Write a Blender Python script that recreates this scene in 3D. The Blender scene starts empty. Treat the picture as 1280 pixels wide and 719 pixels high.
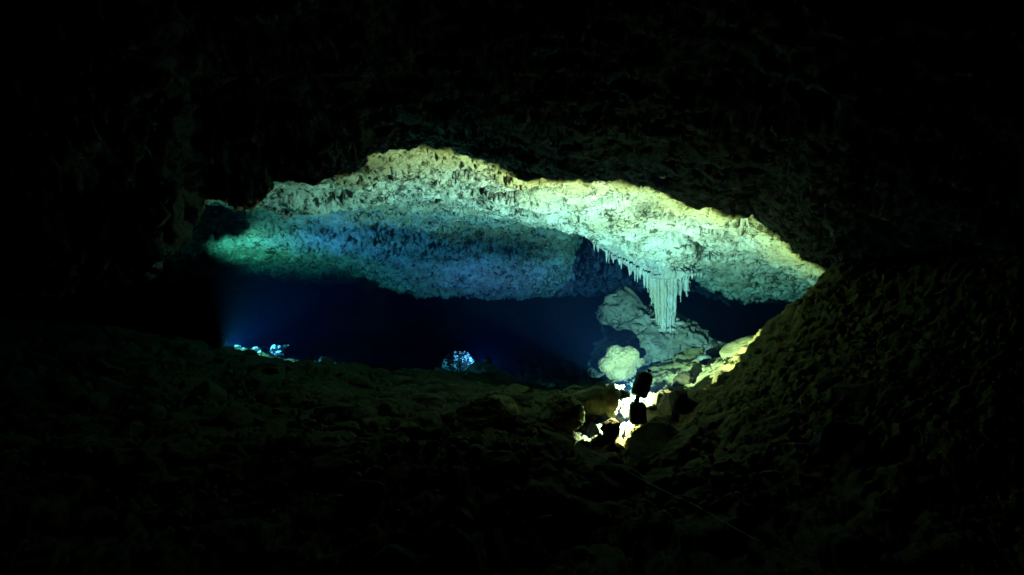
import bpy, bmesh, math, random
import numpy as np
from mathutils import Vector, Matrix, Euler

R = math.radians
scene = bpy.context.scene
COL = scene.collection
F = 914.0                                            # focal length in photograph pixels (1280 wide)


def px(u, v, d):
    """world point seen at photograph pixel (u, v) at distance d along +Y (used only to lay the cave out)"""
    return Vector(((u - 640.0) / F * d, d, (359.5 - v) / F * d))


# ------------------------------------------------------------------ camera
cam = bpy.data.cameras.new('camera')
cam.sensor_width = 36.0
cam.lens = 36.0 * F / 1280.0
cam.clip_start = 0.02
cam.clip_end = 200.0
cam_ob = bpy.data.objects.new('camera', cam)
cam_ob.rotation_euler = (R(90), 0, 0)
COL.objects.link(cam_ob)
scene.camera = cam_ob

# ------------------------------------------------------------------ world (no daylight reaches this cave)
world = bpy.data.worlds.new('World')
scene.world = world
world.use_nodes = True
bg = world.node_tree.nodes['Background']
bg.inputs[0].default_value = (0.0, 0.01, 0.02, 1)
bg.inputs[1].default_value = 0.02

scene.view_settings.view_transform = 'Standard'
scene.view_settings.look = 'None'
scene.view_settings.exposure = 0.0
scene.view_settings.gamma = 1.0
scene.view_settings.use_curve_mapping = False
cy = scene.cycles
cy.use_denoising = True
cy.max_bounces = 5
cy.diffuse_bounces = 1
cy.glossy_bounces = 2
cy.transmission_bounces = 4
cy.volume_bounces = 0
cy.sample_clamp_indirect = 1.0
cy.caustics_reflective = False
cy.caustics_refractive = False

# ------------------------------------------------------------------ the three dive lamps' light (positions used by the lamp builder)
LAMPS = {
    # tint: colour of the beam from its rim to its axis (cheap LEDs are yellower towards the rim)
    'front':  dict(pos=px(799, 496, 6.10), axis=Vector((-0.34, 0.91, -0.25)), size=172, power=1850,
                   tint=((.06, (1, .52, .10)), (.12, (1, .64, .28)), (.25, (1, .74, .50)), (.55, (.74, .72, .62)), (.92, (.56, .64, .62)))),
    'left':   dict(pos=px(279, 443, 9.35), axis=Vector((0.90, 0.33, 0.36)),  size=172, power=470, blend=.2,
                   tint=((.08, (.25, .9, .60)), (.5, (.35, .9, .75)), (.85, (.16, .42, .85)))),
    'centre': dict(pos=px(603, 463, 11.72), axis=Vector((0.25, 0.75, 0.60)), size=170, power=170, blend=.8,
                   tint=((.1, (.2, .55, 1)), (.95, (.34, .36, 1)))),
}

# water: sigma_s, sigma_a per metre
SS = (0.0005, 0.0020, 0.0072)
SA = (0.145, 0.044, 0.040)

# ------------------------------------------------------------------ helpers


def tag(o, label=None, cat=None, group=None, kind=None):
    if label: o['label'] = label
    if cat: o['category'] = cat
    if group: o['group'] = group
    if kind: o['kind'] = kind
    return o


def empty(name, loc, label, cat, group=None):
    o = bpy.data.objects.new(name, None)
    o.location = loc
    COL.objects.link(o)
    return tag(o, label, cat, group)


def link(name, me, m=None, parent=None):
    o = bpy.data.objects.new(name, me)
    COL.objects.link(o)
    if m is not None and not me.materials:
        me.materials.append(m)
    if parent is not None:
        o.parent = parent
    return o


def mesh_np(name, V, Fc, smooth=True):
    me = bpy.data.meshes.new(name)
    V = np.ascontiguousarray(V, np.float32)
    Fc = np.ascontiguousarray(Fc, np.int32)
    n = Fc.shape[1]
    me.vertices.add(len(V)); me.vertices.foreach_set('co', V.ravel())
    me.loops.add(Fc.size); me.loops.foreach_set('vertex_index', Fc.ravel())
    me.polygons.add(len(Fc))
    me.polygons.foreach_set('loop_start', np.arange(0, Fc.size, n, dtype=np.int32))
    me.polygons.foreach_set('use_smooth', np.full(len(Fc), smooth, dtype=bool))
    me.update(calc_edges=True)
    return me


# gradient noise in numpy
_rng = np.random.default_rng(7)
_G = _rng.normal(size=(4096, 3)).astype(np.float32)
_G /= np.linalg.norm(_G, axis=1)[:, None]


def noise(P, seed=0):
    P = P.astype(np.float32)
    fl = np.floor(P)
    i = fl.astype(np.int64)
    f = P - fl
    w = f * f * f * (f * (f * 6 - 15) + 10)
    out = np.zeros(len(P), np.float32)
    for dx in (0, 1):
        hx = (i[:, 0] + dx) * 73856093
        wx = w[:, 0] if dx else 1 - w[:, 0]
        for dy in (0, 1):
            hy = hx ^ ((i[:, 1] + dy) * 19349663)
            wy = wx * (w[:, 1] if dy else 1 - w[:, 1])
            for dz in (0, 1):
                h = hy ^ ((i[:, 2] + dz) * 83492791) ^ (seed * 2654435)
                h = (h ^ (h >> 13)) * 1274126177
                g = _G[(h ^ (h >> 16)) & 4095]
                d = g[:, 0] * (f[:, 0] - dx) + g[:, 1] * (f[:, 1] - dy) + g[:, 2] * (f[:, 2] - dz)
                out += d * wy * (w[:, 2] if dz else 1 - w[:, 2])
    return out * 1.5


def fbm(P, octs=4, seed=0, gain=0.5, ridged=False):
    out = np.zeros(len(P), np.float32); a = 1.0; t = 0
    for k in range(octs):
        n = noise(P * (2.03 ** k) + 17.3 * k, seed + k)
        if ridged: n = 1 - 2 * np.abs(n)
        out += a * n; t += a; a *= gain
    return out / t


def sstep(a, b, x):
    t = np.clip((x - a) / (b - a), 0, 1)
    return t * t * (3 - 2 * t)


def worley2(x, y, seed=0):
    """distance to nearest / second nearest feature point of a jittered unit grid, and cell id hash"""
    ix = np.floor(x).astype(np.int64); iy = np.floor(y).astype(np.int64)
    d1 = np.full(x.shape, 9.0, np.float32); d2 = d1.copy(); cid = np.zeros(x.shape, np.int64)
    for a in (-1, 0, 1):
        for b in (-1, 0, 1):
            h = ((ix + a) * 73856093) ^ ((iy + b) * 19349663) ^ (seed * 83492791)
            h = (h ^ (h >> 13)) * 1274126177; h = (h ^ (h >> 16)) & 0xFFFFF
            px_ = ix + a + (h & 1023) / 1023.0; py_ = iy + b + (h >> 10) / 1023.0
            d = np.hypot(px_ - x, py_ - y).astype(np.float32)
            nearer = d < d1
            d2 = np.where(nearer, d1, np.minimum(d2, d))
            cid = np.where(nearer, h, cid)
            d1 = np.where(nearer, d, d1)
    return d1, d2, (cid % 997) / 997.0


# ------------------------------------------------------------------ materials
def rock_mat(name, light, dark, brown, scale=3.0, rough=0.9, bump=0.5, fine=45.0, speckle=None, speckle_col=(.012, .012, .009)):
    m = bpy.data.materials.new(name); m.use_nodes = True
    nt = m.node_tree; N = nt.nodes; L = nt.links
    b = N['Principled BSDF']
    b.inputs['Roughness'].default_value = rough
    b.inputs['Specular IOR Level'].default_value = 0.15
    tc = N.new('ShaderNodeTexCoord')
    n1 = N.new('ShaderNodeTexNoise'); n1.inputs['Scale'].default_value = scale; n1.inputs['Detail'].default_value = 8; n1.inputs['Roughness'].default_value = .65
    r1 = N.new('ShaderNodeValToRGB'); e = r1.color_ramp.elements
    e[0].position = .36; e[0].color = (*dark, 1); e[1].position = .58; e[1].color = (*light, 1)
    n2 = N.new('ShaderNodeTexNoise'); n2.inputs['Scale'].default_value = scale * .37; n2.inputs['Detail'].default_value = 5
    r2 = N.new('ShaderNodeValToRGB'); e = r2.color_ramp.elements
    e[0].position = .48; e[0].color = (0, 0, 0, 1); e[1].position = .66; e[1].color = (.75, .75, .75, 1)
    mx = N.new('ShaderNodeMix'); mx.data_type = 'RGBA'
    L.new(tc.outputs['Object'], n1.inputs['Vector']); L.new(tc.outputs['Object'], n2.inputs['Vector'])
    L.new(n1.outputs['Fac'], r1.inputs['Fac']); L.new(n2.outputs['Fac'], r2.inputs['Fac'])
    L.new(r2.outputs['Color'], mx.inputs[0]); L.new(r1.outputs['Color'], mx.inputs[6]); mx.inputs[7].default_value = (*brown, 1)
    out = mx.outputs[2]
    for sc_, lo, hi, amt in (speckle or ()):                       # patches and specks of a second colour, set by noise
        mp = N.new('ShaderNodeMapping'); mp.inputs['Scale'].default_value = (.75, 1, 1.15)
        n4 = N.new('ShaderNodeTexNoise'); n4.inputs['Scale'].default_value = sc_; n4.inputs['Detail'].default_value = 7
        n4.inputs['Roughness'].default_value = .68; n4.inputs['Distortion'].default_value = .5
        r4 = N.new('ShaderNodeValToRGB'); e = r4.color_ramp.elements
        e[0].position = lo; e[0].color = (amt, amt, amt, 1); e[1].position = hi; e[1].color = (0, 0, 0, 1)
        m4 = N.new('ShaderNodeMix'); m4.data_type = 'RGBA'; m4.inputs[7].default_value = (*speckle_col, 1)
        n5 = N.new('ShaderNodeTexNoise'); n5.inputs['Scale'].default_value = sc_ * .16; n5.inputs['Detail'].default_value = 3
        ma = N.new('ShaderNodeMath'); ma.operation = 'MULTIPLY_ADD'; ma.inputs[1].default_value = .42; ma.inputs[2].default_value = -.21
        ad = N.new('ShaderNodeMath'); ad.operation = 'ADD'
        L.new(tc.outputs['Object'], n5.inputs['Vector']); L.new(n5.outputs['Fac'], ma.inputs[0]); L.new(ma.outputs[0], ad.inputs[0])
        L.new(tc.outputs['Object'], mp.inputs['Vector']); L.new(mp.outputs['Vector'], n4.inputs['Vector']); L.new(n4.outputs['Fac'], ad.inputs[1])
        L.new(ad.outputs[0], r4.inputs['Fac'])
        L.new(r4.outputs['Color'], m4.inputs[0]); L.new(out, m4.inputs[6]); out = m4.outputs[2]
    L.new(out, b.inputs['Base Color'])
    n3 = N.new('ShaderNodeTexNoise'); n3.inputs['Scale'].default_value = fine; n3.inputs['Detail'].default_value = 6; n3.inputs['Roughness'].default_value = .7
    L.new(tc.outputs['Object'], n3.inputs['Vector'])
    bp = N.new('ShaderNodeBump'); bp.inputs['Strength'].default_value = bump; bp.inputs['Distance'].default_value = .03
    L.new(n3.outputs['Fac'], bp.inputs['Height']); L.new(bp.outputs['Normal'], b.inputs['Normal'])
    return m


def plain_mat(name, col, rough=.5, metal=0.0, emit=None, estr=0.0):
    m = bpy.data.materials.new(name); m.use_nodes = True
    nt = m.node_tree; b = nt.nodes['Principled BSDF']
    n = nt.nodes.new('ShaderNodeTexNoise'); n.inputs['Scale'].default_value = 30
    r = nt.nodes.new('ShaderNodeValToRGB')
    r.color_ramp.elements[0].color = (*[c * .8 for c in col], 1); r.color_ramp.elements[1].color = (*[min(1, c * 1.15) for c in col], 1)
    nt.links.new(n.outputs['Fac'], r.inputs['Fac']); nt.links.new(r.outputs['Color'], b.inputs['Base Color'])
    b.inputs['Roughness'].default_value = rough; b.inputs['Metallic'].default_value = metal
    if emit:
        b.inputs['Emission Color'].default_value = (*emit, 1); b.inputs['Emission Strength'].default_value = estr
    return m


M_CEIL = rock_mat('ceiling_limestone', (.50, .49, .43), (.28, .27, .21), (.36, .31, .18), 2.6, bump=.9, speckle=((11, .385, .44, .85), (30, .39, .45, .8)))
M_FLOOR = rock_mat('floor_limestone', (.15, .13, .06), (.06, .054, .028), (.12, .095, .036), 2.2, bump=.9)
# right-hand slope painted brighter, standing in for light bounced off the ceiling
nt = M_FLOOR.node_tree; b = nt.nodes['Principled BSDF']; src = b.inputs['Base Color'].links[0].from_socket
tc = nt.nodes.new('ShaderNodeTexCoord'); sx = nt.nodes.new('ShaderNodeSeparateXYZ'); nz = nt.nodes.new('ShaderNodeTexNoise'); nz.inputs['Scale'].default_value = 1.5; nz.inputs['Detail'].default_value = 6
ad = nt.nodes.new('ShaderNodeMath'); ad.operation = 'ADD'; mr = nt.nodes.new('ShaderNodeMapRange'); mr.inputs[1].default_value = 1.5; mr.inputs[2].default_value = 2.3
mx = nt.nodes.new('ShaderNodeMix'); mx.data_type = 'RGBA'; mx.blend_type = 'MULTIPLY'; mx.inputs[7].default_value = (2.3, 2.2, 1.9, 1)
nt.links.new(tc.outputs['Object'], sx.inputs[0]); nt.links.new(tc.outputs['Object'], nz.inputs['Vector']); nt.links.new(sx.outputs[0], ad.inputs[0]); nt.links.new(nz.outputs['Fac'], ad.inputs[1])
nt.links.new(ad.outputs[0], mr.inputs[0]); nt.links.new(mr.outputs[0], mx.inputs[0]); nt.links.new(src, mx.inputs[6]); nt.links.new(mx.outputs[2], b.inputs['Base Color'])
M_ROCK = rock_mat('boulder_limestone', (.19, .17, .10), (.085, .075, .042), (.15, .115, .05), 3.0, bump=.9)
M_PALE = rock_mat('pale_limestone', (.145, .15, .13), (.06, .062, .052), (.10, .09, .055), 5.0, bump=.9, speckle=((11, .38, .44, .8),))
M_YELLOW = rock_mat('yellow_limestone', (.040, .027, .008), (.014, .010, .003), (.026, .017, .004), 5.0, bump=1.0)
M_OLIVE = rock_mat('olive_spill_limestone', (.40, .36, .16), (.20, .18, .08), (.32, .25, .09), 4.0, bump=1.0)  # lighter rock colour stands in for lamp spill on the rubble
M_SPECK = rock_mat('painted_sparkle_rock', (.03, .03, .028), (.012, .012, .012), (.03, .028, .02), 6.0, bump=1.0, speckle=((15, .44, .47, 1.0),), speckle_col=(.75, .77, .75))  # white specks painted in for sparkle on the lit rocks
M_SLAB = rock_mat('sandy_limestone', (.36, .31, .15), (.19, .15, .055), (.28, .21, .07), 5.0, bump=1.0)
M_DULL = rock_mat('dull_limestone', (.32, .25, .13), (.20, .155, .08), (.24, .17, .07), 6.0, bump=1.0)
M_CALCITE = rock_mat('calcite', (.27, .285, .28), (.15, .16, .155), (.20, .18, .13), 6.0, rough=.6, bump=.35, fine=70)
M_BLACK = plain_mat('black_anodised_metal', (.012, .012, .013), .45, .0)
M_RUBBER = plain_mat('black_rubber', (.01, .01, .01), .8)
M_GLASS = plain_mat('lit_lamp_glass', (.8, .8, .75), .2, 0, (1.0, .95, .8), 20.0)
M_LINE = plain_mat('nylon_line', (.30, .29, .25), .6)
M_BUBBLE = plain_mat('silvery_air', (.85, .87, .87), .12, 0.3)

# ------------------------------------------------------------------ cave relief: profiles (distance, height) along bearings from the entrance spot
def V(d, v):           # height of something seen at image row v from distance d
    return (d, (359.5 - v) / F * d)


FARC = [(18, .9), (21, 1.0), (26, .9)]
CEIL = {
    -400: [(-3, 1.3), (3, 1.2), (3.8, .8), (4.8, .1), (5.6, .1), (9, .6), (14, .2), (18, .5), (26, .6)],
    60: [(-3, 1.35), (3, 1.3), (3.9, .9), (4.9, -.02), (5.5, .05), (7.5, .5), (9, .7), (11, .55), (14, .2), (18, .5), (26, .6)],
    190: [(-3, 1.35), (3, 1.35), (4.2, 1.0), V(5.1, 345), (5.7, .2), (7.5, .7), (9, .75), (11, .55), (14, .2), (18, .5), (26, .6)],
    222: [(-3, 1.35), (3, 1.4), (4.4, 1.1), V(5.2, 300), (5.9, .5), (7.5, .8), (9, .75), (11, .55), (14, .2), (18, .5), (26, .6)],
    246: [(-3, 1.35), (3, 1.4), (4.6, 1.2), V(5.4, 252), (6.2, .95), V(7.6, 247), V(8.2, 246), V(9.5, 268), V(11, 300), V(13, 320), V(16, 337), V(20, 348), (23, .5), (26, .8)],
    285: [(-3, 1.35), (3, 1.4), (4.6, 1.2), V(5.5, 246), (6.3, .95), V(7.6, 240), V(8.2, 246), V(9.5, 268), V(11, 300), V(13, 320), V(16, 337), V(20, 348), (23, .5), (26, .8)],
    312: [(-3, 1.35), (3, 1.4), (4.7, 1.15), V(5.6, 255), (6.3, .9), V(7.4, 242), V(8.2, 248), V(9.5, 270), V(11, 300), V(13, 320), V(16, 337), V(20, 348), (23, .5), (26, .8)],
    345: [(-3, 1.35), (3, 1.4), (4.7, 1.2), V(5.6, 228), (6.2, 1.1), (7.0, 1.1), V(7.55, 236), V(7.8, 263), (8.4, 1.1), V(9.5, 270), V(11, 300), V(13, 320), V(16, 337), V(20, 348), (23, .5), (26, .8)],
    400: [(-3, 1.35), (3, 1.4), (4.8, 1.25), V(5.7, 226), (6.3, 1.12), (7.0, 1.1), V(7.55, 236), V(7.8, 262), (8.4, 1.1), V(9.5, 270), V(11, 300), V(13, 320), V(16, 337), V(20, 348), (23, .5), (26, .8)],
    445: [(-3, 1.35), (3, 1.4), (4.9, 1.3), V(5.8, 217), (6.3, 1.12), V(7.0, 222), V(7.5, 236), V(7.8, 262), (8.4, 1.1), V(9.5, 270), V(11, 300), V(13, 320), V(16, 337), V(20, 348), (23, .5), (26, .8)],
    500: [(-3, 1.35), (3, 1.4), (5.8, 1.28), V(6.3, 185), V(7.4, 230), V(8.4, 264), (8.9, 1.0), V(9.7, 268), V(11.2, 300), V(13, 338), V(14.6, 360)] + FARC,
    560: [(-3, 1.35), (3, 1.4), (5.8, 1.25), V(6.3, 188), V(7.4, 232), V(8.5, 264), (9.0, .98), V(9.8, 268), V(11.2, 302), V(13, 343), V(14.5, 363)] + FARC,
    640: [(-3, 1.35), (3, 1.4), (5.8, 1.15), V(6.4, 212), V(7.4, 248), V(8.3, 270), (8.8, .9), V(9.8, 272), V(11.2, 305), V(13, 345), V(14.5, 365)] + FARC,
    700: [(-3, 1.35), (3, 1.38), (5.8, 1.1), V(6.5, 218), V(7.3, 252), V(8.2, 283), (8.7, .85), (9.6, 1.0), V(11.6, 315), V(13.2, 343), V(14.4, 362)] + FARC,
    740: [(-3, 1.35), (3, 1.35), (5.8, 1.1), V(6.65, 222), V(7.3, 255), V(8.15, 298), (8.6, .85), (9.3, 1.4), (12.0, 1.5), V(13.2, 338), V(14.4, 358)] + FARC,
    790: [(-3, 1.35), (3, 1.32), (5.8, 1.1), V(6.8, 222), V(7.35, 260), V(8.0, 300), V(8.5, 332), (9.0, .7), (9.6, 1.4), (12.2, 1.4), V(13.3, 340), V(14.4, 355)] + FARC,
    845: [(-3, 1.35), (3, 1.28), (5.8, 1.0), V(6.95, 245), V(7.4, 268), V(7.9, 300), V(8.5, 338), (9.0, .45), (9.7, .6), V(11.5, 340), V(13, 350), V(14.4, 355)] + FARC,
    900: [(-3, 1.35), (3, 1.2), (5.6, .95), V(7.05, 258), V(7.5, 280), V(8.0, 305), V(8.6, 325), V(9.6, 345), V(11.5, 366), V(13, 355), (15, .4)] + FARC,
    950: [(-3, 1.35), (3, 1.15), (5.6, .92), V(7.2, 266), V(7.6, 292), V(7.95, 308), V(8.6, 326), V(10, 348), V(11.5, 368), V(13, 355), (15, .4)] + FARC,
    1000: [(-3, 1.35), (3, 1.1), (5.4, .8), V(7.2, 312), V(7.5, 328), V(7.8, 335), V(8.6, 340), V(10, 352), V(11.5, 368), V(13, 358), (15, .4)] + FARC,
    1060: [(-3, 1.35), (2.5, 1.1), (4.5, .8), (6.3, .38), (7, .2), (8, .1), (11, 0), (14, .2), (18, .6), (26, .6)],
    1300: [(-3, 1.35), (2.5, 1.1), (4, .75), (5.2, .3), (6.5, .1), (9, 0), (14, .2), (18, .6), (26, .6)],
    1700: [(-3, 1.35), (2.5, 1.0), (4, .6), (5.2, .2), (6.5, .1), (9, 0), (14, .2), (18, .6), (26, .6)],
}
FARF = [(14, -1.9), (18, -1.8), (26, -1.2)]
FLOOR = {
    -400: [(-3, -1.25), (3, -1.2), (5, -1.0), (7, -.75), (9, -.5), (10.5, -.4), (13, -.8), (18, -1.2), (26, -1)],
    0: [(-3, -1.3), (3, -1.3), (4.6, -1.1), (5.6, -1.15), V(7, 475), V(8.6, 428), V(10, 402), (11.5, -.8), (14, -1.4), (18, -1.6), (26, -1.2)],
    130: [(-3, -1.3), (3, -1.3), (4.6, -1.1), (5.6, -1.2), V(7, 485), V(8.6, 432), V(9.8, 408), (11.2, -.9)] + FARF,
    240: [(-3, -1.3), (3, -1.3), (4.6, -1.1), (5.6, -1.2), V(7, 495), V(8.6, 446), V(9.4, 432), (10.5, -1.0)] + FARF,
    330: [(-3, -1.3), (3, -1.3), (4.6, -1.1), (5.6, -1.2), V(7, 500), V(8.2, 462), V(8.9, 449), (9.5, -1.0), V(10.2, 448), (11.3, -1.3)] + FARF,
    440: [(-3, -1.3), (3, -1.3), (4.6, -1.02), (5.6, -1.2), V(7, 505), V(8.4, 470), V(9.4, 458), (11, -1.4)] + FARF,
    560: [(-3, -1.3), (3, -1.25), (4.4, -.92), (5.2, -1.2), V(6.5, 522), V(8.2, 488), V(10, 474), V(11.5, 467), (12.5, -1.45)] + FARF,
    680: [(-3, -1.3), (3, -1.25), (4.4, -.98), (5.2, -1.25), V(6.2, 525), V(7.4, 497), (9, -1.4), (11, -1.6)] + FARF,
    745: [(-3, -1.3), (3, -1.3), (4.4, -1.2), (5.4, -1.4), V(6.0, 560), V(6.6, 520), V(7.4, 492), (9, -1.35), (11, -1.6)] + FARF,
    800: [(-3, -1.3), (3, -1.3), (4.4, -1.25), (5.4, -1.4), V(5.9, 560), V(6.4, 522), V(7.2, 488), V(8.3, 468), (9.2, -1.2), (11, -1.6)] + FARF,
    860: [(-3, -1.3), (3, -1.25), (4.4, -1.2), (5.2, -1.25), V(6.0, 530), V(7.0, 488), V(8.0, 458), V(8.8, 438), (9.8, -1.1), (11, -1.6)] + FARF,
    920: [(-3, -1.3), (3, -1.2), (4.3, -1.1), (5.2, -1.02), V(6.3, 480), V(7.0, 452), V(7.6, 446), (8.4, -.8), (9.5, -1.1), (11, -1.6)] + FARF,
    965: [(-3, -1.3), (3, -1.15), (4.2, -1.0), (5.2, -.92), V(6.2, 446), V(6.9, 402), (7.5, -.5), (8.6, -.9), (11, -1.5)] + FARF,
    1005: [(-3, -1.3), (3, -1.1), (4.2, -.95), (5.2, -.78), V(6.1, 420), V(6.8, 372), (7.6, -.2), (8.6, -.5), (11, -1.3)] + FARF,
    1060: [(-3, -1.3), (3, -1.05), (4.2, -.85), (5.2, -.6), V(6.1, 385), (6.8, .3), (7.6, .4), (9, .3), (14, .4), (26, .8)],
    1300: [(-3, -1.3), (2.4, -1.1), (3.2, -.9), (4.2, -.4), (5.2, .3), (6, .6), (9, .5), (14, .5), (26, .8)],
    1700: [(-3, -1.3), (2, -1.1), (3.2, -.6), (4.2, .2), (5.2, .5), (6, .6), (9, .5), (14, .5), (26, .8)],
}


class Relief:
    def __init__(self, table, smooth_d=0.07, smooth_u=9.0):
        self.d = np.arange(-3, 26.01, 0.04)
        us = np.array(sorted(table), float)
        cols = np.array([np.interp(self.d, [p[0] for p in table[int(u)]], [p[1] for p in table[int(u)]]) for u in us])
        self.u = np.arange(us[0], us[-1] + 1, 4.0)
        g = np.empty((len(self.u), len(self.d)))
        for j in range(len(self.d)):
            g[:, j] = np.interp(self.u, us, cols[:, j])
        g = self._blur(g, smooth_d / 0.04, 1)
        g = self._blur(g, smooth_u / 4.0, 0)
        self.g = g

    @staticmethod
    def _blur(g, s, ax):
        r = int(3 * s) + 1
        k = np.exp(-.5 * (np.arange(-r, r + 1) / s) ** 2); k /= k.sum()
        pad = [(0, 0), (0, 0)]; pad[ax] = (r, r)
        gp = np.pad(g, pad, mode='edge')
        return np.apply_along_axis(lambda a: np.convolve(a, k, 'valid'), ax, gp)

    def __call__(self, x, y):
        x = np.asarray(x, float); y = np.asarray(y, float)
        u = 640 + F * x / np.maximum(y, 2.4)
        fu = np.clip((u - self.u[0]) / 4.0, 0, len(self.u) - 1.001); fd = np.clip((y + 3) / 0.04, 0, len(self.d) - 1.001)
        i = fu.astype(int); j = fd.astype(int); a = fu - i; b = fd - j
        g = self.g
        return (g[i, j] * (1 - a) * (1 - b) + g[i + 1, j] * a * (1 - b) + g[i, j + 1] * (1 - a) * b + g[i + 1, j + 1] * a * b)


ceil_h = Relief(CEIL)
floor_h = Relief(FLOOR)


def grid_xy(ncol, segs):
    ys = np.concatenate([np.arange(a, b, s) for a, b, s in segs])
    t = np.linspace(-1, 1, ncol)
    t = .5 * t + .5 * t ** 3
    Y, T = np.meshgrid(ys, t, indexing='ij')
    W = 2.8 + .80 * np.maximum(Y, 0)
    return T * W, Y, T


def quads(nr, nc):
    i = np.arange(nr * nc).reshape(nr, nc)
    return np.stack([i[:-1, :-1], i[1:, :-1], i[1:, 1:], i[:-1, 1:]], -1).reshape(-1, 4)


def relief_sheet(name, X, Y, T, Z, up, disp_fn, mat):
    nr, nc = X.shape
    P = np.stack([X, Y, Z], -1)
    du = np.gradient(P, axis=1); dv = np.gradient(P, axis=0)
    n = np.cross(du, dv); n /= np.linalg.norm(n, axis=-1)[..., None]
    n *= np.sign(n[..., 2:3]) * up
    p = P.reshape(-1, 3); nn = n.reshape(-1, 3)
    q = p + nn * disp_fn(p)[:, None]
    me = mesh_np(name, q, quads(nr, nc))
    o = link(name, me, mat)
    tag(o, kind='structure')
    return o


# ---- ceiling
X, Y, T = grid_xy(1000, [(-2.5, 2, .25), (2, 5.6, .05), (5.6, 9, .0135), (9, 15.5, .03), (15.5, 25.5, .2)])
Z = ceil_h(X, Y)
edge = sstep(.86, 1.0, np.abs(T)) + sstep(23, 25.3, Y) + sstep(-1.2, -2.4, Y)
Z = Z - edge * (Z + .6)


CRACKS = []                                                       # open joints in the lit ceiling
for ends, dep, wid in ((((784, 264, 7.30), (818, 271, 7.42), (852, 270, 7.40)), .16, .035), (((858, 296, 7.8), (872, 312, 8.05), (884, 333, 8.4)), .14, .03),
                       (((612, 243, 7.25), (640, 238, 7.15), (668, 235, 7.0)), .12, .03), (((556, 212, 6.9), (577, 228, 7.2), (600, 236, 7.3)), .10, .03),
                       (((690, 258, 7.5), (742, 270, 7.6)), .07, .02), (((836, 300, 7.85), (905, 318, 8.2)), .08, .025), (((480, 226, 7.2), (520, 244, 7.7)), .09, .03),
                       (((900, 284, 7.6), (944, 300, 7.8)), .08, .025)):
    q_ = [px(*e) for e in ends]
    CRACKS += [((a.x, a.y), (b.x, b.y), dep, wid) for a, b in zip(q_[:-1], q_[1:])]


def ceil_disp(p):
    far = sstep(9.0, 10.5, p[:, 1])
    d = .10 * fbm(p * .9, 3, 11) + .11 * fbm(p * 2.6, 3, 21)
    d += .07 * fbm(p * np.array([.9, 2.2, 2.2]) + .3 * fbm(p * 2, 2, 15)[:, None], 3, 17, .55, True)   # bedding ledges
    d += .055 * fbm(p * 8, 5, 31, .6)
    warp = .6 * fbm(p * 5, 2, 66)[:, None]
    w = fbm(p * np.array([5, 7, 7]) + warp, 4, 51, .62)
    dens = .08 + .22 * fbm(p * 1.1, 2, 55)                        # hollows cluster in places
    d -= .12 * sstep(.18 - dens * .7, .25 - dens * .7, w)
    w2 = fbm(p * np.array([15, 19, 19]) + warp * 2 + 5, 3, 61, .6)
    d -= .03 * sstep(.14, .24, w2)
    wx = p[:, 0] + .06 * fbm(p * 7, 3, 141); wy = p[:, 1] + .10 * fbm(p * 6, 3, 151)
    for (ax_, ay_), (bx_, by_), dep, wid in CRACKS:
        vx, vy = bx_ - ax_, by_ - ay_
        t = np.clip(((wx - ax_) * vx + (wy - ay_) * vy) / (vx * vx + vy * vy), 0, 1)
        ds = np.hypot(wx - ax_ - t * vx, wy - ay_ - t * vy)
        d -= dep * np.exp(-(ds / (wid * 1.3)) ** 2)
    d += far * (.16 * fbm(p * np.array([2.5, 4, 4]), 4, 101, .6, True) + .05 * fbm(p * np.array([6, 10, 10]), 4, 111, .65))
    return d


relief_sheet('cave_ceiling', X, Y, T, Z, -1, ceil_disp, M_CEIL)

# ---- floor, with the slope that climbs to the right-hand wall
X, Y, T = grid_xy(860, [(-2.5, 2, .25), (2, 4, .04), (4, 8, .018), (8, 13, .05), (13, 25.5, .25)])
Z = floor_h(X, Y)
edge = sstep(.86, 1.0, np.abs(T)) + sstep(23, 25.3, Y) + sstep(-1.2, -2.4, Y)
Z = Z + edge * (.9 - Z)


def floor_disp(p):
    slope = sstep(1.2, 1.9, p[:, 0]) * sstep(8.5, 7.2, p[:, 1])
    wob = fbm(p * 2.2, 3, 3)[:, None] * .7
    q = p[:, :2] * 2.6 + wob
    d1, d2, c = worley2(q[:, 0], q[:, 1], 5)
    d = (1 - slope) * .15 * (c - .45) * sstep(0.0, .12, d2 - d1)    # broken blocks
    q = p[:, :2] * 6.5 + wob * 1.6
    d1, d2, c = worley2(q[:, 0], q[:, 1], 9)
    d += (1 - .6 * slope) * .06 * (c - .4) * sstep(0.0, .14, d2 - d1)
    d += .08 * fbm(p * 1.2, 3, 71) + .05 * fbm(p * 6, 5, 81, .65) + .016 * fbm(p * 24, 4, 91, .7)
    q = np.stack([p[:, 0] * .8 + p[:, 1] * .3, p[:, 1] * .8 - p[:, 0] * .35, p[:, 2]], 1)
    st = fbm(q * np.array([2.2, 7, 7]), 5, 121, .62, True)
    d += slope * .014 * fbm(q * np.array([9, 20, 20]), 4, 161, .7)
    d += slope * (.07 * st - .03 * sstep(.1, .25, fbm(q * np.array([5, 14, 14]), 3, 131, .6)))
    return d


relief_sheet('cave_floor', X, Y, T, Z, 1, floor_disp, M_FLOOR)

# ------------------------------------------------------------------ boulders


def ico(sub):
    bm = bmesh.new(); bmesh.ops.create_icosphere(bm, subdivisions=sub, radius=1)
    v = np.array([x.co[:] for x in bm.verts], np.float64); f = np.array([[x.index for x in p.verts] for p in bm.faces])
    bm.free(); return v, f


ICO = {s: ico(s) for s in (2, 3, 4, 5, 6)}


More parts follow.
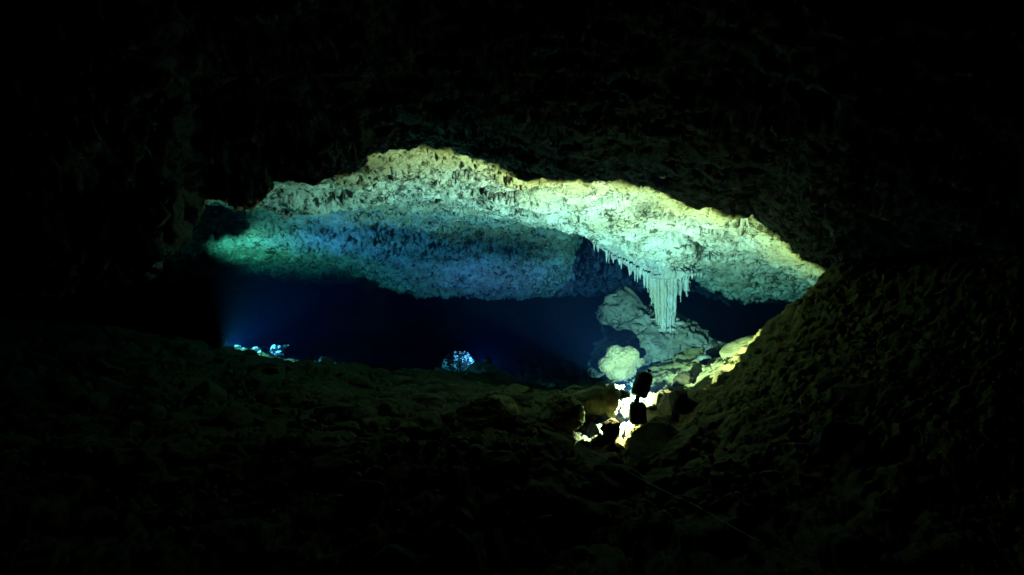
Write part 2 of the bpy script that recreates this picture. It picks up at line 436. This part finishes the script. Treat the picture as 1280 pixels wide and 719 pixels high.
def rock_mesh(name, ells, seed, sub=4, rough=.12, cuts=7, pits=0.0, mat=M_ROCK, size=None, ridge=0.0):
    """star-shaped union of ellipsoids [(cx,cy,cz,rx,ry,rz)] about the origin, flattened by broken faces and roughened"""
    rng = np.random.default_rng(seed)
    D, f = ICO[sub]
    D = D / np.linalg.norm(D, axis=1)[:, None]
    r = np.zeros(len(D))
    for cx, cy_, cz, rx, ry, rz in ells:
        s = np.array([rx, ry, rz]); c = np.array([cx, cy_, cz]) / s; d = D / s
        A = (d * d).sum(1); B = -2 * (d @ c); C = c @ c - 1
        disc = B * B - 4 * A * C
        t = np.where(disc > 0, (-B + np.sqrt(np.maximum(disc, 0))) / (2 * A), 0)
        r = np.maximum(r, t)
    P = D * r[:, None]
    sc = size or float(np.mean(r))
    for _ in range(cuts):                                             # broken planes
        n = rng.normal(size=3); n /= np.linalg.norm(n)
        h = (P @ n); lim = h.max() * rng.uniform(.55, .85)
        P -= n[None] * np.maximum(h - lim, 0)[:, None] * .98
    off = rng.uniform(-50, 50, 3)
    q = P / sc
    disp = rough * (fbm(q * 1.5 + off, 5, 5, .6) + .6 * fbm(q * 5 + off, 4, 15, .65))
    if ridge:
        disp = disp + ridge * (fbm(q * np.array([3, 3, 5]) + off, 5, 45, .6, True) - .2)
    if pits:
        disp = disp - pits * sstep(.12, .28, fbm(q * 6 + off, 3, 25, .6))
    P = P + D * (disp * sc)[:, None]
    me = mesh_np(name, P, f)
    me.materials.append(mat)
    return me


def boulder(loc, ells, seed, label, name='boulder', cat='boulder', group=None, mat=M_ROCK, **k):
    o = link(name, rock_mesh(name, ells, seed, mat=mat, **k))
    o.location = loc
    return tag(o, label, cat, group)


# the rock mass below the flowstone column: its top ledge runs down from left to right
p0 = px(828, 425, 9.05)
boulder(p0, [(0, 0, -.05, .50, .5, .36), (-.30, 0, .12, .40, .40, .30), (-.52, .0, .34, .28, .30, .34), (-.66, .02, .58, .16, .2, .17), (.30, -.05, -.02, .36, .4, .22), (.55, .1, -.28, .3, .4, .3), (-.35, .1, -.4, .5, .5, .6), (.2, .1, -.5, .6, .5, .5)],
        31, 'large rock mass under the pale stalactite column with a lit ledge on top', sub=6, rough=.26, cuts=3, pits=.10, ridge=.16, mat=M_PALE)
# the round white rock behind the lamp
boulder(px(777, 449, 7.9), [(0, 0, -.01, .17, .15, .125), (-.14, 0, -.06, .11, .12, .09), (-.06, 0, .05, .11, .1, .10), (.08, .0, .03, .11, .11, .11), (.19, .02, -.04, .12, .12, .045), (0, 0, -.13, .17, .18, .10)], 12,
        'brightly lit round white rock behind the black dive lamp', sub=6, rough=.15, cuts=3, pits=.06, ridge=.04, mat=M_DULL)
# lit rocks on the right
boulder(px(855, 482, 7.05), [(0, 0, 0, .12, .12, .13)], 41, 'knobbly bright yellow rock at the foot of the right hand slope', sub=4, rough=.3, pits=.08, mat=M_YELLOW)
boulder(px(882, 474, 7.2), [(0, 0, 0, .14, .08, .07)], 42, 'small yellow rock leaning right beside the knobbly bright rock', sub=4, rough=.25, pits=.05, mat=M_YELLOW).rotation_euler = (0, R(-35), 0)
boulder(px(921, 436, 7.35), [(0, 0, 0, .27, .16, .07), (-.12, 0, -.06, .16, .14, .08)], 43, 'long flat sunny yellow slab tilted up at the top of the right slope', sub=5, rough=.14, cuts=4, mat=M_SLAB).rotation_euler = (0, R(-26), R(12))
boulder(px(893, 440, 8.2), [(0, 0, 0, .22, .2, .13)], 44, 'greenish rock between the yellow slab and the big rock mass', sub=4, rough=.18, pits=.05, mat=M_PALE)
boulder(px(880, 449, 7.7), [(0, 0, 0, .09, .08, .05)], 45, 'small pale stone left of the long yellow slab', sub=3, rough=.15, mat=M_PALE)
# rocks round the front lamp
boulder(px(813, 511, 6.36), [(0, 0, 0, .15, .09, .13), (.14, -.03, .02, .13, .1, .155)], 51, 'glaring white rock right behind the lamp, lit at close range', sub=5, rough=.42, pits=.16, mat=M_YELLOW)
boulder(px(776, 507, 6.24), [(0, .0, 0, .085, .09, .14), (.0, .08, 0, .08, .08, .15)], 52, 'lit rock to the left of the lamp post', sub=5, rough=.3, pits=.1, cuts=2, mat=M_YELLOW)
boulder(px(606, 521, 5.9), [(0, 0, 0, .22, .2, .17), (.22, .05, -.05, .18, .16, .14), (-.15, -.05, -.06, .14, .14, .1)], 59, 'olive lumpy rock left of the lamp with a pale pebble at its foot', sub=5, rough=.25, pits=.05, mat=M_OLIVE)
boulder(px(703, 518, 6.1), [(0, 0, 0, .18, .16, .17), (-.16, .05, -.04, .15, .14, .12)], 64, 'olive rock between the lumpy olive rock and the lit rocks by the lamp', sub=5, rough=.25, pits=.05, mat=M_OLIVE)
boulder(px(599, 533, 5.62), [(0, 0, 0, .035, .03, .025)], 60, 'small pale pebble at the foot of the olive lumpy rock', name='pebble', cat='pebble', sub=3, rough=.1, mat=M_PALE)
boulder(px(771, 497, 6.32), [(0, 0, 0, .11, .10, .15), (.095, .06, .0, .055, .07, .13), (-.05, -.1, -.01, .08, .09, .145), (-.16, .03, -.03, .12, .12, .13), (-.30, .06, -.07, .14, .14, .12)], 57, 'dim olive rock left of the lamp, in front of the round white rock', sub=4, rough=.22, mat=M_OLIVE)
boulder(px(788, 524, 6.46), [(0, 0, 0, .11, .08, .145)], 58, 'glaring rock just left of the gap between lamp head and pack', sub=4, rough=.25, mat=M_YELLOW)
boulder(px(842, 509, 6.22), [(0, 0, 0, .15, .14, .17), (.12, 0, -.03, .14, .12, .13)], 56, 'brown rock just right of the glaring rock behind the lamp', sub=4, rough=.25, pits=.05)
boulder(px(765, 538, 6.02), [(0, 0, 0, .08, .07, .10), (-.05, 0, .03, .05, .05, .06)], 53, 'upper of the two yellow lit rocks below left of the lamp', sub=4, rough=.35, pits=.15, mat=M_YELLOW)
boulder(px(771, 566, 6.0), [(0, 0, 0, .085, .09, .15)], 54, 'lower of the two yellow lit rocks below left of the lamp', sub=4, rough=.35, pits=.15, mat=M_YELLOW)
boulder(px(828, 566, 5.75), [(0, 0, 0, .24, .26, .24), (-.13, .02, .03, .13, .18, .22), (.14, .02, .02, .15, .2, .22), (0, 0, -.2, .3, .3, .3)], 55, 'big black block of rock that carries the dive lamp', sub=5, rough=.10, cuts=9)
# centre lamp rocks
boulder(px(601, 472, 11.35), [(0, 0, 0, .30, .25, .31), (.2, 0, -.1, .35, .25, .18)], 62, 'dark pointed rock in front of the glittering blue white patch', sub=4, rough=.16, cuts=6)
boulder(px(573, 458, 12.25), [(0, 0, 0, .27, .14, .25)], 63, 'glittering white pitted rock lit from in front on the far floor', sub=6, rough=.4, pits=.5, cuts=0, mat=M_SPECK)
# left lamp rocks
boulder(px(280, 446, 9.02), [(0, 0, 0, .24, .18, .13), (.16, .02, -.03, .16, .14, .12)], 71, 'black hump of rock at the left edge of the blue beam', sub=4, rough=.14)
boulder(px(283, 448, 9.22), [(0, 0, 0, .14, .05, .105), (.14, .02, 0, .12, .05, .11), (.27, .06, 0, .12, .06, .115)], 72, 'low added rock wall between the hump and the lit stones on the left ridge', sub=5, rough=.08, cuts=0)  # wall added to keep the left lamp off the near ceiling
for u, v, d, rx, rz, s, lab in ((297, 434, 10.1, .07, .05, 73, 'leftmost lit white stone on the left ridge, beside the black hump'),
                                (306, 437, 10.0, .05, .045, 78, 'second lit stone from the black hump on the left ridge'),
                                (320, 438, 9.9, .09, .07, 74, 'broad lit stone in the middle of the left ridge'),
                                (331, 436, 10.1, .07, .055, 79, 'lit stone between the broad one and the pointed one on the left ridge'),
                                (344, 437, 9.9, .10, .10, 75, 'pointed white lit stone on the left ridge, biggest of the row'),
                                (352, 441, 9.8, .05, .04, 80, 'little lit stone at the foot of the pointed one on the left ridge'),
                                (357, 433, 10.2, .05, .035, 76, 'rightmost small lit stone on the left ridge'),
                                (322, 453, 9.1, .08, .06, 77, 'lit white stone just below the row on the left ridge')):
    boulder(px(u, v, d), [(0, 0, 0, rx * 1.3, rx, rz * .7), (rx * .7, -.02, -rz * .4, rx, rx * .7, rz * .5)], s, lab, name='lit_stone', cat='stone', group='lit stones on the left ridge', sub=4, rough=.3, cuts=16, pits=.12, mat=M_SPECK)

# loose boulders in four fields of the floor
rnd = random.Random(5)
BASE = [rock_mesh('boulder', [(0, 0, 0, 1, rnd.uniform(.75, 1), rnd.uniform(.5, .8)), (rnd.uniform(-.4, .4), rnd.uniform(-.4, .4), -.1, .8, .7, .5)], 200 + k, sub=4, rough=.13, cuts=16, pits=.03) for k in range(12)]
FIELDS = [   # count, image span, distances, sizes, tone, where, group, material
    (40, (-40, 260), (6.0, 8.4), (.10, .30), 'dark greenish', 'the far left heap', 'boulders heaped on the left floor', M_ROCK),
    (18, (-20, 255), (8.5, 9.6), (.12, .30), 'black', 'the left ridge crest', 'boulders on the crest of the left ridge', M_ROCK),
    (12, (375, 570), (8.6, 10.2), (.10, .24), 'black', 'the far middle crest', 'boulders on the far middle crest', M_ROCK),
    (38, (270, 560), (6.0, 8.4), (.09, .26), 'dark', 'the rubble under the blue beam', 'boulders on the middle left floor', M_ROCK),
    (40, (570, 745), (6.0, 9.5), (.08, .22), 'olive green', 'the rubble beside the lamp', 'boulders left of the dive lamp', M_OLIVE),
    (18, (840, 960), (5.2, 7.2), (.05, .14), 'brownish', 'the right slope foot', 'boulders below the right slope', M_ROCK),
    (36, (120, 1150), (3.0, 5.2), (.10, .28), 'almost black', 'the unlit foreground', 'boulders in the dark foreground', M_ROCK),
]
BASES = {}
for m in (M_ROCK, M_OLIVE):
    BASES[m.name] = []
    for b in BASE:
        c = b.copy(); c.materials.clear(); c.materials.append(m); BASES[m.name].append(c)
for n, (u0, u1), (d0, d1), (r0, r1), tone, where, grp, mat in FIELDS:
    cells = {}
    for k in range(n):
        d = rnd.uniform(d0, d1); u = rnd.uniform(u0, u1)
        x = (u - 640) / F * d; s = r0 + (r1 - r0) * rnd.random() ** 2
        if abs(u - 797) < 45 and 4.6 < d < 6.9: continue
        z = float(floor_h(x, d)) + s * .12
        o = link('boulder', rnd.choice(BASES[mat.name]))
        o.location = (x, d, z)
        o.rotation_euler = (rnd.uniform(-.5, .5), rnd.uniform(-.5, .5), rnd.uniform(0, 6.3))
        o.scale = (s, s * rnd.uniform(.7, 1), s * rnd.uniform(.6, 1))
        col = ('left', 'centre left', 'middle', 'centre right', 'right')[min(4, int(5 * (u - u0) / (u1 - u0)))]
        row = ('front', 'middle', 'back')[min(2, int(3 * (d - d0) / (d1 - d0)))]
        cells.setdefault((row, col), []).append((s, o))
    for (row, col), mem in cells.items():
        mem.sort(key=lambda q: -q[0])
        words = {1: ['lone'], 2: ['larger', 'smaller'], 3: ['largest', 'middling', 'smallest']}.get(len(mem))
        if words is None:
            words = ['largest', 'second largest', 'third largest', 'fourth largest', 'fifth largest', 'sixth largest'][:len(mem) - 1]
            words += ['small'] * (len(mem) - 1 - len(words)) + ['smallest']
        spot = ('%s %s' % (row, col)) if row != col else 'very middle'
        for w, (s, o) in zip(words, mem):
            tag(o, '%s %s boulder, %s of %s' % (w, tone, spot, where), 'boulder', grp)

# loose rubble too small to count
D2, f2 = ICO[2]
VV, FF = [], []
rg = np.random.default_rng(4)
SH = [rock_mesh('s', [(0, 0, 0, 1, .8, .6)], 300 + k, sub=2, rough=.2, cuts=6) for k in range(6)]
SHV = []
for me in SH:
    a = np.empty(len(me.vertices) * 3, np.float32); me.vertices.foreach_get('co', a); SHV.append(a.reshape(-1, 3))
    bpy.data.meshes.remove(me)
base = 0
for k in range(2600):
    d = 3.5 + 7 * rg.random(); u = rg.uniform(0, 1120); x = (u - 640) / F * d
    if abs(u - 797) < 30 and d < 6.3: continue
    s = .015 + .05 * rg.random() ** 2
    a, b, c = rg.uniform(0, 6.28, 3)
    Rm = np.array(Euler((a, b, c)).to_matrix())
    v = SHV[k % 6] @ Rm.T * s + np.array([x, d, float(floor_h(x, d)) + .02])
    VV.append(v); FF.append(f2 + base); base += len(v)
o = link('loose_rubble', mesh_np('loose_rubble', np.concatenate(VV), np.concatenate(FF)), M_ROCK)
tag(o, kind='stuff')

# ------------------------------------------------------------------ flowstone column with stalactites


def tube(path, radii, seg=8, cap=True):
    V_, F_ = [], []
    n = len(path)
    for i, (p, r) in enumerate(zip(path, radii)):
        a = Vector(path[min(i + 1, n - 1)]) - Vector(path[max(i - 1, 0)]); a.normalize()
        s = a.orthogonal().normalized() if abs(a.z) < .9 else (Vector((1, 0, 0)) - a * a.x).normalized()
        t = a.cross(s)
        for k in range(seg):
            w = 2 * math.pi * k / seg
            V_.append(tuple(Vector(p) + (s * math.cos(w) + t * math.sin(w)) * r))
    for i in range(n - 1):
        for k in range(seg):
            F_.append((i * seg + k, i * seg + (k + 1) % seg, (i + 1) * seg + (k + 1) % seg, (i + 1) * seg + k))
    if cap:
        F_.append(tuple(range(seg - 1, -1, -1))); F_.append(tuple((n - 1) * seg + k for k in range(seg)))
    return V_, F_


def pymesh(name, lists, mat, smooth=True):
    V_, F_ = [], []
    for v, f in lists:
        b = len(V_); V_ += v; F_ += [tuple(i + b for i in q) for q in f]
    me = bpy.data.meshes.new(name); me.from_pydata(V_, [], F_); me.update()
    me.polygons.foreach_set('use_smooth', [smooth] * len(me.polygons))
    me.materials.append(mat)
    return me


rs = random.Random(11)
fl0 = px(838, 345, 8.45)
form = empty('flowstone_formation', fl0, 'pale stalactite column and fringe hanging from the ceiling down to the rock mass', 'stalactites')


def spike(top, length, r, name='stalactite', seg=8, bend=.15):
    """a fluted, tapering stalactite"""
    n = 9
    path, rad = [], []
    bx, by = rs.uniform(-bend, bend) * r, rs.uniform(-bend, bend) * r
    for i in range(n):
        t = i / (n - 1)
        path.append((top.x - fl0.x + bx * t, top.y - fl0.y + by * t, top.z - fl0.z - length * t))
        rad.append(max(.0025, r * (1 - t) ** .7 * rs.uniform(.85, 1.15)))
    return tube(path, rad, seg)


# fringe along the lower edge of the shelf, from the left tip to the column
edge_px = [(740, 302), (752, 312), (766, 322), (780, 328), (792, 334), (802, 340), (812, 345)]


def along(pts, t):
    t *= len(pts) - 1; i = min(int(t), len(pts) - 2); a = t - i
    return pts[i][0] * (1 - a) + pts[i + 1][0] * a, pts[i][1] * (1 - a) + pts[i + 1][1] * a


for k in range(34):
    t = (k + .2 + .6 * rs.random()) / 34
    u, v = along(edge_px, t)
    L_ = (.03 + .16 * rs.random() ** 2.2) * (.6 + .6 * t)
    me = pymesh('stalactite', [spike(px(u, v - 3, 8.32 + rs.uniform(-.05, .05)), L_, .009 + .02 * rs.random() ** 1.5)], M_CALCITE)
    link('stalactite', me, None, form)
for k in range(8):                                                   # short ones right of the column
    u = 851 + k * 3.6
    me = pymesh('stalactite', [spike(px(u, 344 - k * .4, 8.4 + rs.uniform(-.03, .04)), rs.uniform(.04, .15) * (1 - k / 12), rs.uniform(.011, .02))], M_CALCITE)
    link('stalactite', me, None, form)
# the column: many flutes grown together, narrowing then spreading on the rock below
flutes = []
for k in range(64):
    q = rs.random()
    u = 807 + 56 * q
    dd = 8.40 + .12 * abs(q - .5) + rs.uniform(0, .14)
    core = math.exp(-((q - .44) / .29) ** 4)
    ends = 361 + 46 * core * rs.uniform(.8, 1.05) + rs.uniform(-8, 12)
    a = px(u, 336, dd); b = px(835 + (u - 835) * (.80 if core > .4 else .95) + rs.uniform(-1, 1), ends, dd + .05)
    path, rad = [], []
    r0 = rs.uniform(.010, .040)
    for i in range(18):
        t = i / 17
        p = a.lerp(b, t) - fl0
        path.append((p.x + rs.uniform(-.005, .005), p.y + rs.uniform(-.005, .005), p.z))
        rad.append(max(.003, r0 * (1.15 - .5 * t) * rs.uniform(.75, 1.25) * (1 if t < .8 else (.9 if core > .4 else .35))))
    flutes.append(tube(path, rad, 8))
link('column', pymesh('column', flutes, M_CALCITE), None, form)


def hit_ceiling(u, v, d0=2.0):
    for d in np.arange(d0, 9.2, .02):
        p = px(u, v, d)
        if p.z >= float(ceil_h(p.x, p.y)) - .02: return p
    return px(u, v, 8.45)


# shelf: a fluted flowstone sheet plastered on the ceiling's lower edge
TOP = [(738, 293), (758, 299), (780, 308), (802, 316), (822, 324), (836, 328), (850, 332), (864, 332)]
BOT = [(740, 303), (756, 315), (774, 326), (795, 340), (812, 348), (834, 350), (852, 348), (866, 344)]
nt_, ns_ = 150, 26
tops = [hit_ceiling(*along(TOP, i / (nt_ - 1)), 7.2) for i in range(nt_)]
dtop = np.convolve(np.pad([min(p.y, 8.5) for p in tops], 12, mode='edge'), np.ones(25) / 25, 'valid')
SV = []
for i in range(nt_):
    t = i / (nt_ - 1)
    a, b = along(TOP, t), along(BOT, t)
    for k in range(ns_):
        w = k / (ns_ - 1)
        d = (dtop[i] + .03) * (1 - w) + min(8.40, dtop[i] + .42) * w - .05 * math.sin(math.pi * w)
        SV.append(px(a[0] + (b[0] - a[0]) * w, a[1] + (b[1] - a[1]) * w, d) - fl0)
SV = np.array(SV)
fl = fbm(SV * np.array([30, 30, 6]), 4, 77, .6) * .05 + fbm(SV * 9, 3, 78) * .09
front = SV.copy(); front[:, 1] -= fl; front[:, 2] += fbm(SV * 40, 2, 79) * .008
back = SV + np.array([0, .16, .05])
Fq = quads(nt_, ns_); nb = len(SV)
rim = []
idx = np.arange(nb).reshape(nt_, ns_)
for line_ in (idx[:, 0], idx[:, -1], idx[0], idx[-1]):
    for p_, q_ in zip(line_[:-1], line_[1:]): rim.append((p_, q_, q_ + nb, p_ + nb))
me = mesh_np('flowstone_shelf', np.concatenate([front, back]), np.concatenate([Fq, Fq[:, ::-1] + nb, np.array(rim)]))
link('flowstone_shelf', me, M_CALCITE, form)


bo = link('flowstone_body', rock_mesh('flowstone_body', [(0, 0, 0, .24, .15, .085), (-.22, -.02, .06, .2, .14, .07), (.0, .03, -.12, .19, .12, .12), (-.02, .05, -.26, .12, .08, .2), (-.02, .07, -.40, .09, .07, .16)], 91, sub=6, rough=.10, cuts=0, pits=.05, ridge=.14, mat=M_CALCITE, size=.25), None, form)
bo.location = px(834, 342, 8.56) - fl0


def lump(name, pts, seed, mat, rough=.2):
    rng = np.random.default_rng(seed)
    D, f = ICO[4]
    VV, FF, b = [], [], 0
    for (u, v, d, rx, ry, rz) in pts:
        c = np.array(px(u, v, d) - fl0)
        P = D * np.array([rx, ry, rz])
        P = P * (1 + rough * 2 * fbm(P * 48 + rng.uniform(-9, 9, 3), 4, seed, .65)[:, None])
        VV.append(P + c); FF.append(f + b); b += len(P)
    me = mesh_np(name, np.concatenate(VV), np.concatenate(FF)); me.materials.append(mat)
    return link(name, me, None, form)


pts = [(834 + rs.uniform(-14, 16), 405 + rs.uniform(-9, 8), 8.62 + rs.uniform(-.05, .1), rs.uniform(.04, .08), .07, rs.uniform(.015, .03)) for k in range(18)]
lump('flowstone_foot', pts, 4, M_CALCITE)

# ------------------------------------------------------------------ dive lamps


def revolve(profile, seg=28):
    V_, F_ = [], []
    for r, z in profile:
        for k in range(seg):
            w = 2 * math.pi * k / seg
            V_.append((r * math.cos(w), r * math.sin(w), z))
    n = len(profile)
    for i in range(n - 1):
        for k in range(seg):
            F_.append((i * seg + k, i * seg + (k + 1) % seg, (i + 1) * seg + (k + 1) % seg, (i + 1) * seg + k))
    F_.append(tuple(range(seg - 1, -1, -1))); F_.append(tuple((n - 1) * seg + k for k in range(seg)))
    return V_, F_


def xf(vf, Mx):
    return [tuple(Mx @ Vector(v)) for v in vf[0]], vf[1]


def rbox(w, d, h, bev=.012, taper=1.0):
    bm = bmesh.new(); bmesh.ops.create_cube(bm, size=1)
    for v in bm.verts:
        k = taper if v.co.z > 0 else 1
        v.co = Vector((v.co.x * w * k, v.co.y * d * k, (v.co.z + .5) * h))
    bmesh.ops.bevel(bm, geom=bm.edges[:] , offset=bev, segments=3, affect='EDGES')
    V_ = [tuple(v.co) for v in bm.verts]; bm.verts.index_update(); F_ = [tuple(v.index for v in f.verts) for f in bm.faces]
    bm.free(); return V_, F_


def dive_lamp(base, axis, tilt, label, light, rotz=0.0):
    """black canister head on a battery pack; the glass looks away from the camera"""
    t = empty('dive_lamp', base, label, 'lamp', 'dive lamps')
    t.rotation_euler = (0, 0, rotz)
    pk = link('battery_pack', pymesh('battery_pack', [rbox(.140, .12, .172, .014, .86)], M_BLACK), None, t)
    for s in (-1, 1):
        link('latch', pymesh('latch', [xf(rbox(.022, .012, .07, .004), Matrix.Translation((s * .04, -.066, .10)))], M_RUBBER), None, pk)
    H = Matrix.Translation((.038, 0, .318)) @ Euler((R(-12), R(tilt), 0)).to_matrix().to_4x4()
    hd = [(.045, -.105), (.060, -.100), (.068, -.086), (.070, -.06), (.070, .065), (.066, .085), (.056, .10), (.040, .106)]
    head = link('lamp_head', pymesh('lamp_head', [xf(revolve(hd), H)], M_BLACK), None, t)
    link('ring', pymesh('ring', [xf(revolve([(.0705, -.035), (.0735, -.032), (.0735, -.018), (.0705, -.015)]), H)], M_RUBBER), None, head)
    link('knob', pymesh('knob', [xf(revolve([(.008, .10), (.008, .118), (.017, .120), (.019, .130), (.014, .138), (.004, .140)], 14), H @ Matrix.Translation((.022, 0, 0)))], M_RUBBER), None, head)
    # yoke that joins head and pack
    link('bracket', pymesh('bracket', [xf(tube([(-.01, 0, .165), (-.005, -.01, .20), (.01, 0, .235)], [.024, .022, .024], 10), Matrix())], M_BLACK), None, t)
    ax = axis.normalized()
    zq = Vector((0, 0, 1)).rotation_difference(ax).to_matrix().to_4x4()
    lp = light['pos'] - base
    link('lamp_glass', pymesh('lamp_glass', [xf(revolve([(.03, -.012), (.034, -.008), (.034, -.004), (.028, -.001)], 20), Matrix.Translation(lp) @ zq)], M_GLASS), None, t)
    # small unseen plates added round the glass to block parts of the beam
    def plate(x0, x1, y0, y1, z0, z1):
        return xf(rbox(x1 - x0, y1 - y0, z1 - z0, .0008), Matrix.Translation(lp + Vector(((x0 + x1) / 2, (y0 + y1) / 2, z0))))
    shields = [plate(-.013, .057, .002, .066, -.036, -.032)]
    if light is LAMPS['front']:
        shields += [plate(-.042, -.038, .006, .062, -.013, .013), plate(-.042, -.010, .0625, .0665, -.034, .019), plate(-.0465, -.0425, .009, .0225, -.034, .033),
                  plate(-.0465, -.0425, -.008, .0085, -.030, .018), plate(.034, .038, .019, .053, -.031, .001)]
    if light is LAMPS['left']:
        shields += [plate(-.008, .064, -.041, -.037, -.034, .0285), plate(.060, .064, -.0365, -.004, -.034, .026)]
    link('added_beam_shield', pymesh('added_beam_shield', shields, M_BLACK), None, head)
    ld = bpy.data.lights.new('lamp_light', 'SPOT')
    ld.energy = light['power']; ld.use_nodes = True
    nt = ld.node_tree; em = nt.nodes['Emission']
    ge = nt.nodes.new('ShaderNodeNewGeometry'); dt = nt.nodes.new('ShaderNodeVectorMath'); dt.operation = 'DOT_PRODUCT'
    dt.inputs[1].default_value = ax; rp = nt.nodes.new('ShaderNodeValToRGB')
    el = rp.color_ramp.elements
    while len(el) < len(light['tint']): el.new(.5)
    for e, (p, c) in zip(el, sorted(light['tint'])): e.position = p; e.color = (*c, 1)
    nt.links.new(ge.outputs['Incoming'], dt.inputs[0]); nt.links.new(dt.outputs['Value'], rp.inputs['Fac']); nt.links.new(rp.outputs['Color'], em.inputs['Color'])
    ld.spot_size = R(light['size']); ld.spot_blend = light.get('blend', .06); ld.shadow_soft_size = .006
    lo = bpy.data.objects.new('lamp_light', ld); COL.objects.link(lo)
    lo.location = light['pos'] + ax * .012
    lo.rotation_euler = (-ax).to_track_quat('Z', 'Y').to_euler()
    return t


L = LAMPS['front']
dive_lamp(px(797, 529, 6.0), L['axis'], 20, 'black dive lamp with tilted head standing on a dark block, glaring from behind', L)
L = LAMPS['left']
dive_lamp(L['pos'] + Vector((-.08, 0, -.20)), L['axis'], 12, 'dive lamp hidden behind the black hump on the left ridge that throws the blue beam', L)
L = LAMPS['centre']
dive_lamp(L['pos'] + Vector((0.05, -.1, -.20)), L['axis'], -8, 'dive lamp hidden behind the dark pointed rock on the far floor', L)

# ------------------------------------------------------------------ guideline and lamp cord


def line(name, pts, r, label, cat):
    P = [Vector(p) for p in pts]
    out = []
    for i in range(len(P) - 1):
        for k in range(8):
            t = k / 8; p = P[i].lerp(P[i + 1], t); p.z -= .012 * math.sin(math.pi * t)
            out.append(tuple(p))
    out.append(tuple(P[-1]))
    o = link(name, pymesh(name, [tube(out, [r] * len(out), 6)], M_LINE))
    return tag(o, label, cat)


line('guideline', [px(628, 505, 6.6), px(716, 547, 5.2), px(762, 576, 4.6), px(870, 632, 3.7), px(1024, 712, 2.8)], .0022,
     'thin pale diving guideline running from the rubble down to the lower right', 'line')
line('cord', [px(815, 526, 5.75), px(842, 531, 5.65), px(872, 538, 5.6)], .002, 'short thin cord from the dive lamp to the right slope', 'cord')

# ------------------------------------------------------------------ air bubbles trapped under the dark ceiling
Dv, fv = ICO[3]
BUB = mesh_np('air_bubble', Dv * np.array([1, 1, .6]), fv); BUB.materials.append(M_BUBBLE)


for u, v, s, lab in (
        (828, 213, .028, 'largest bright air bubble just above the lit edge of the ceiling'),
        (770, 125, .014, 'brighter air bubble in the middle of the dark ceiling, up left of the largest bubble'),
        (741, 103, .010, 'tiny air bubble on the dark ceiling above and left of the brighter middle one'),
        (682, 75, .010, 'tiny air bubble on the dark ceiling below the topmost pair'),
        (690, 28, .010, 'right bubble of the topmost pair near the upper picture edge'),
        (650, 32, .010, 'left bubble of the topmost pair near the upper picture edge'),
        (820, 120, .010, 'tiny air bubble on the dark ceiling right of the brighter middle one'),
        (783, 185, .011, 'upper of two air bubbles left of the largest bubble'),
        (790, 199, .011, 'lower of two air bubbles left of the largest bubble'),
        (722, 155, .010, 'lone tiny air bubble between the upper bubbles and the lit ceiling'),
        (278, 82, .013, 'upper of two air bubbles under the upper left ceiling'),
        (315, 118, .012, 'lower of two air bubbles under the upper left ceiling'),
        (765, 190, .010, 'right bubble of a faint pair just above the lit ceiling centre'),
        (745, 193, .009, 'left bubble of a faint pair just above the lit ceiling centre'),
        (846, 198, .009, 'faint air bubble up right of the largest bubble')):
    p = hit_ceiling(u, v)
    o = link('air_bubble', BUB); o.location = (p.x, p.y, p.z - .05); o.scale = (s, s, s)
    tag(o, lab, 'bubble', 'air bubbles under the ceiling')

# ------------------------------------------------------------------ the water itself
m = bpy.data.materials.new('clear_blue_water'); m.use_nodes = True
nt = m.node_tree; nt.nodes.remove(nt.nodes['Principled BSDF'])
pv = nt.nodes.new('ShaderNodeVolumePrincipled')
dens = .25
Cc = [s / dens for s in SS]
Aa = [max(0, 1 - SA[i] / (dens * (1 - Cc[i]))) ** 2 for i in range(3)]
pv.inputs['Color'].default_value = (*Cc, 1)
pv.inputs['Absorption Color'].default_value = (*Aa, 1)
pv.inputs['Density'].default_value = dens
pv.inputs['Anisotropy'].default_value = .3
nt.links.new(pv.outputs['Volume'], nt.nodes['Material Output'].inputs['Volume'])
bm = bmesh.new(); bmesh.ops.create_cube(bm, size=1)
for v in bm.verts: v.co = Vector((v.co.x * 60, v.co.y * 36 + 12, v.co.z * 5.3 - .35))
me = bpy.data.meshes.new('haze'); bm.to_mesh(me); bm.free()
tag(link('haze', me, m), kind='stuff')
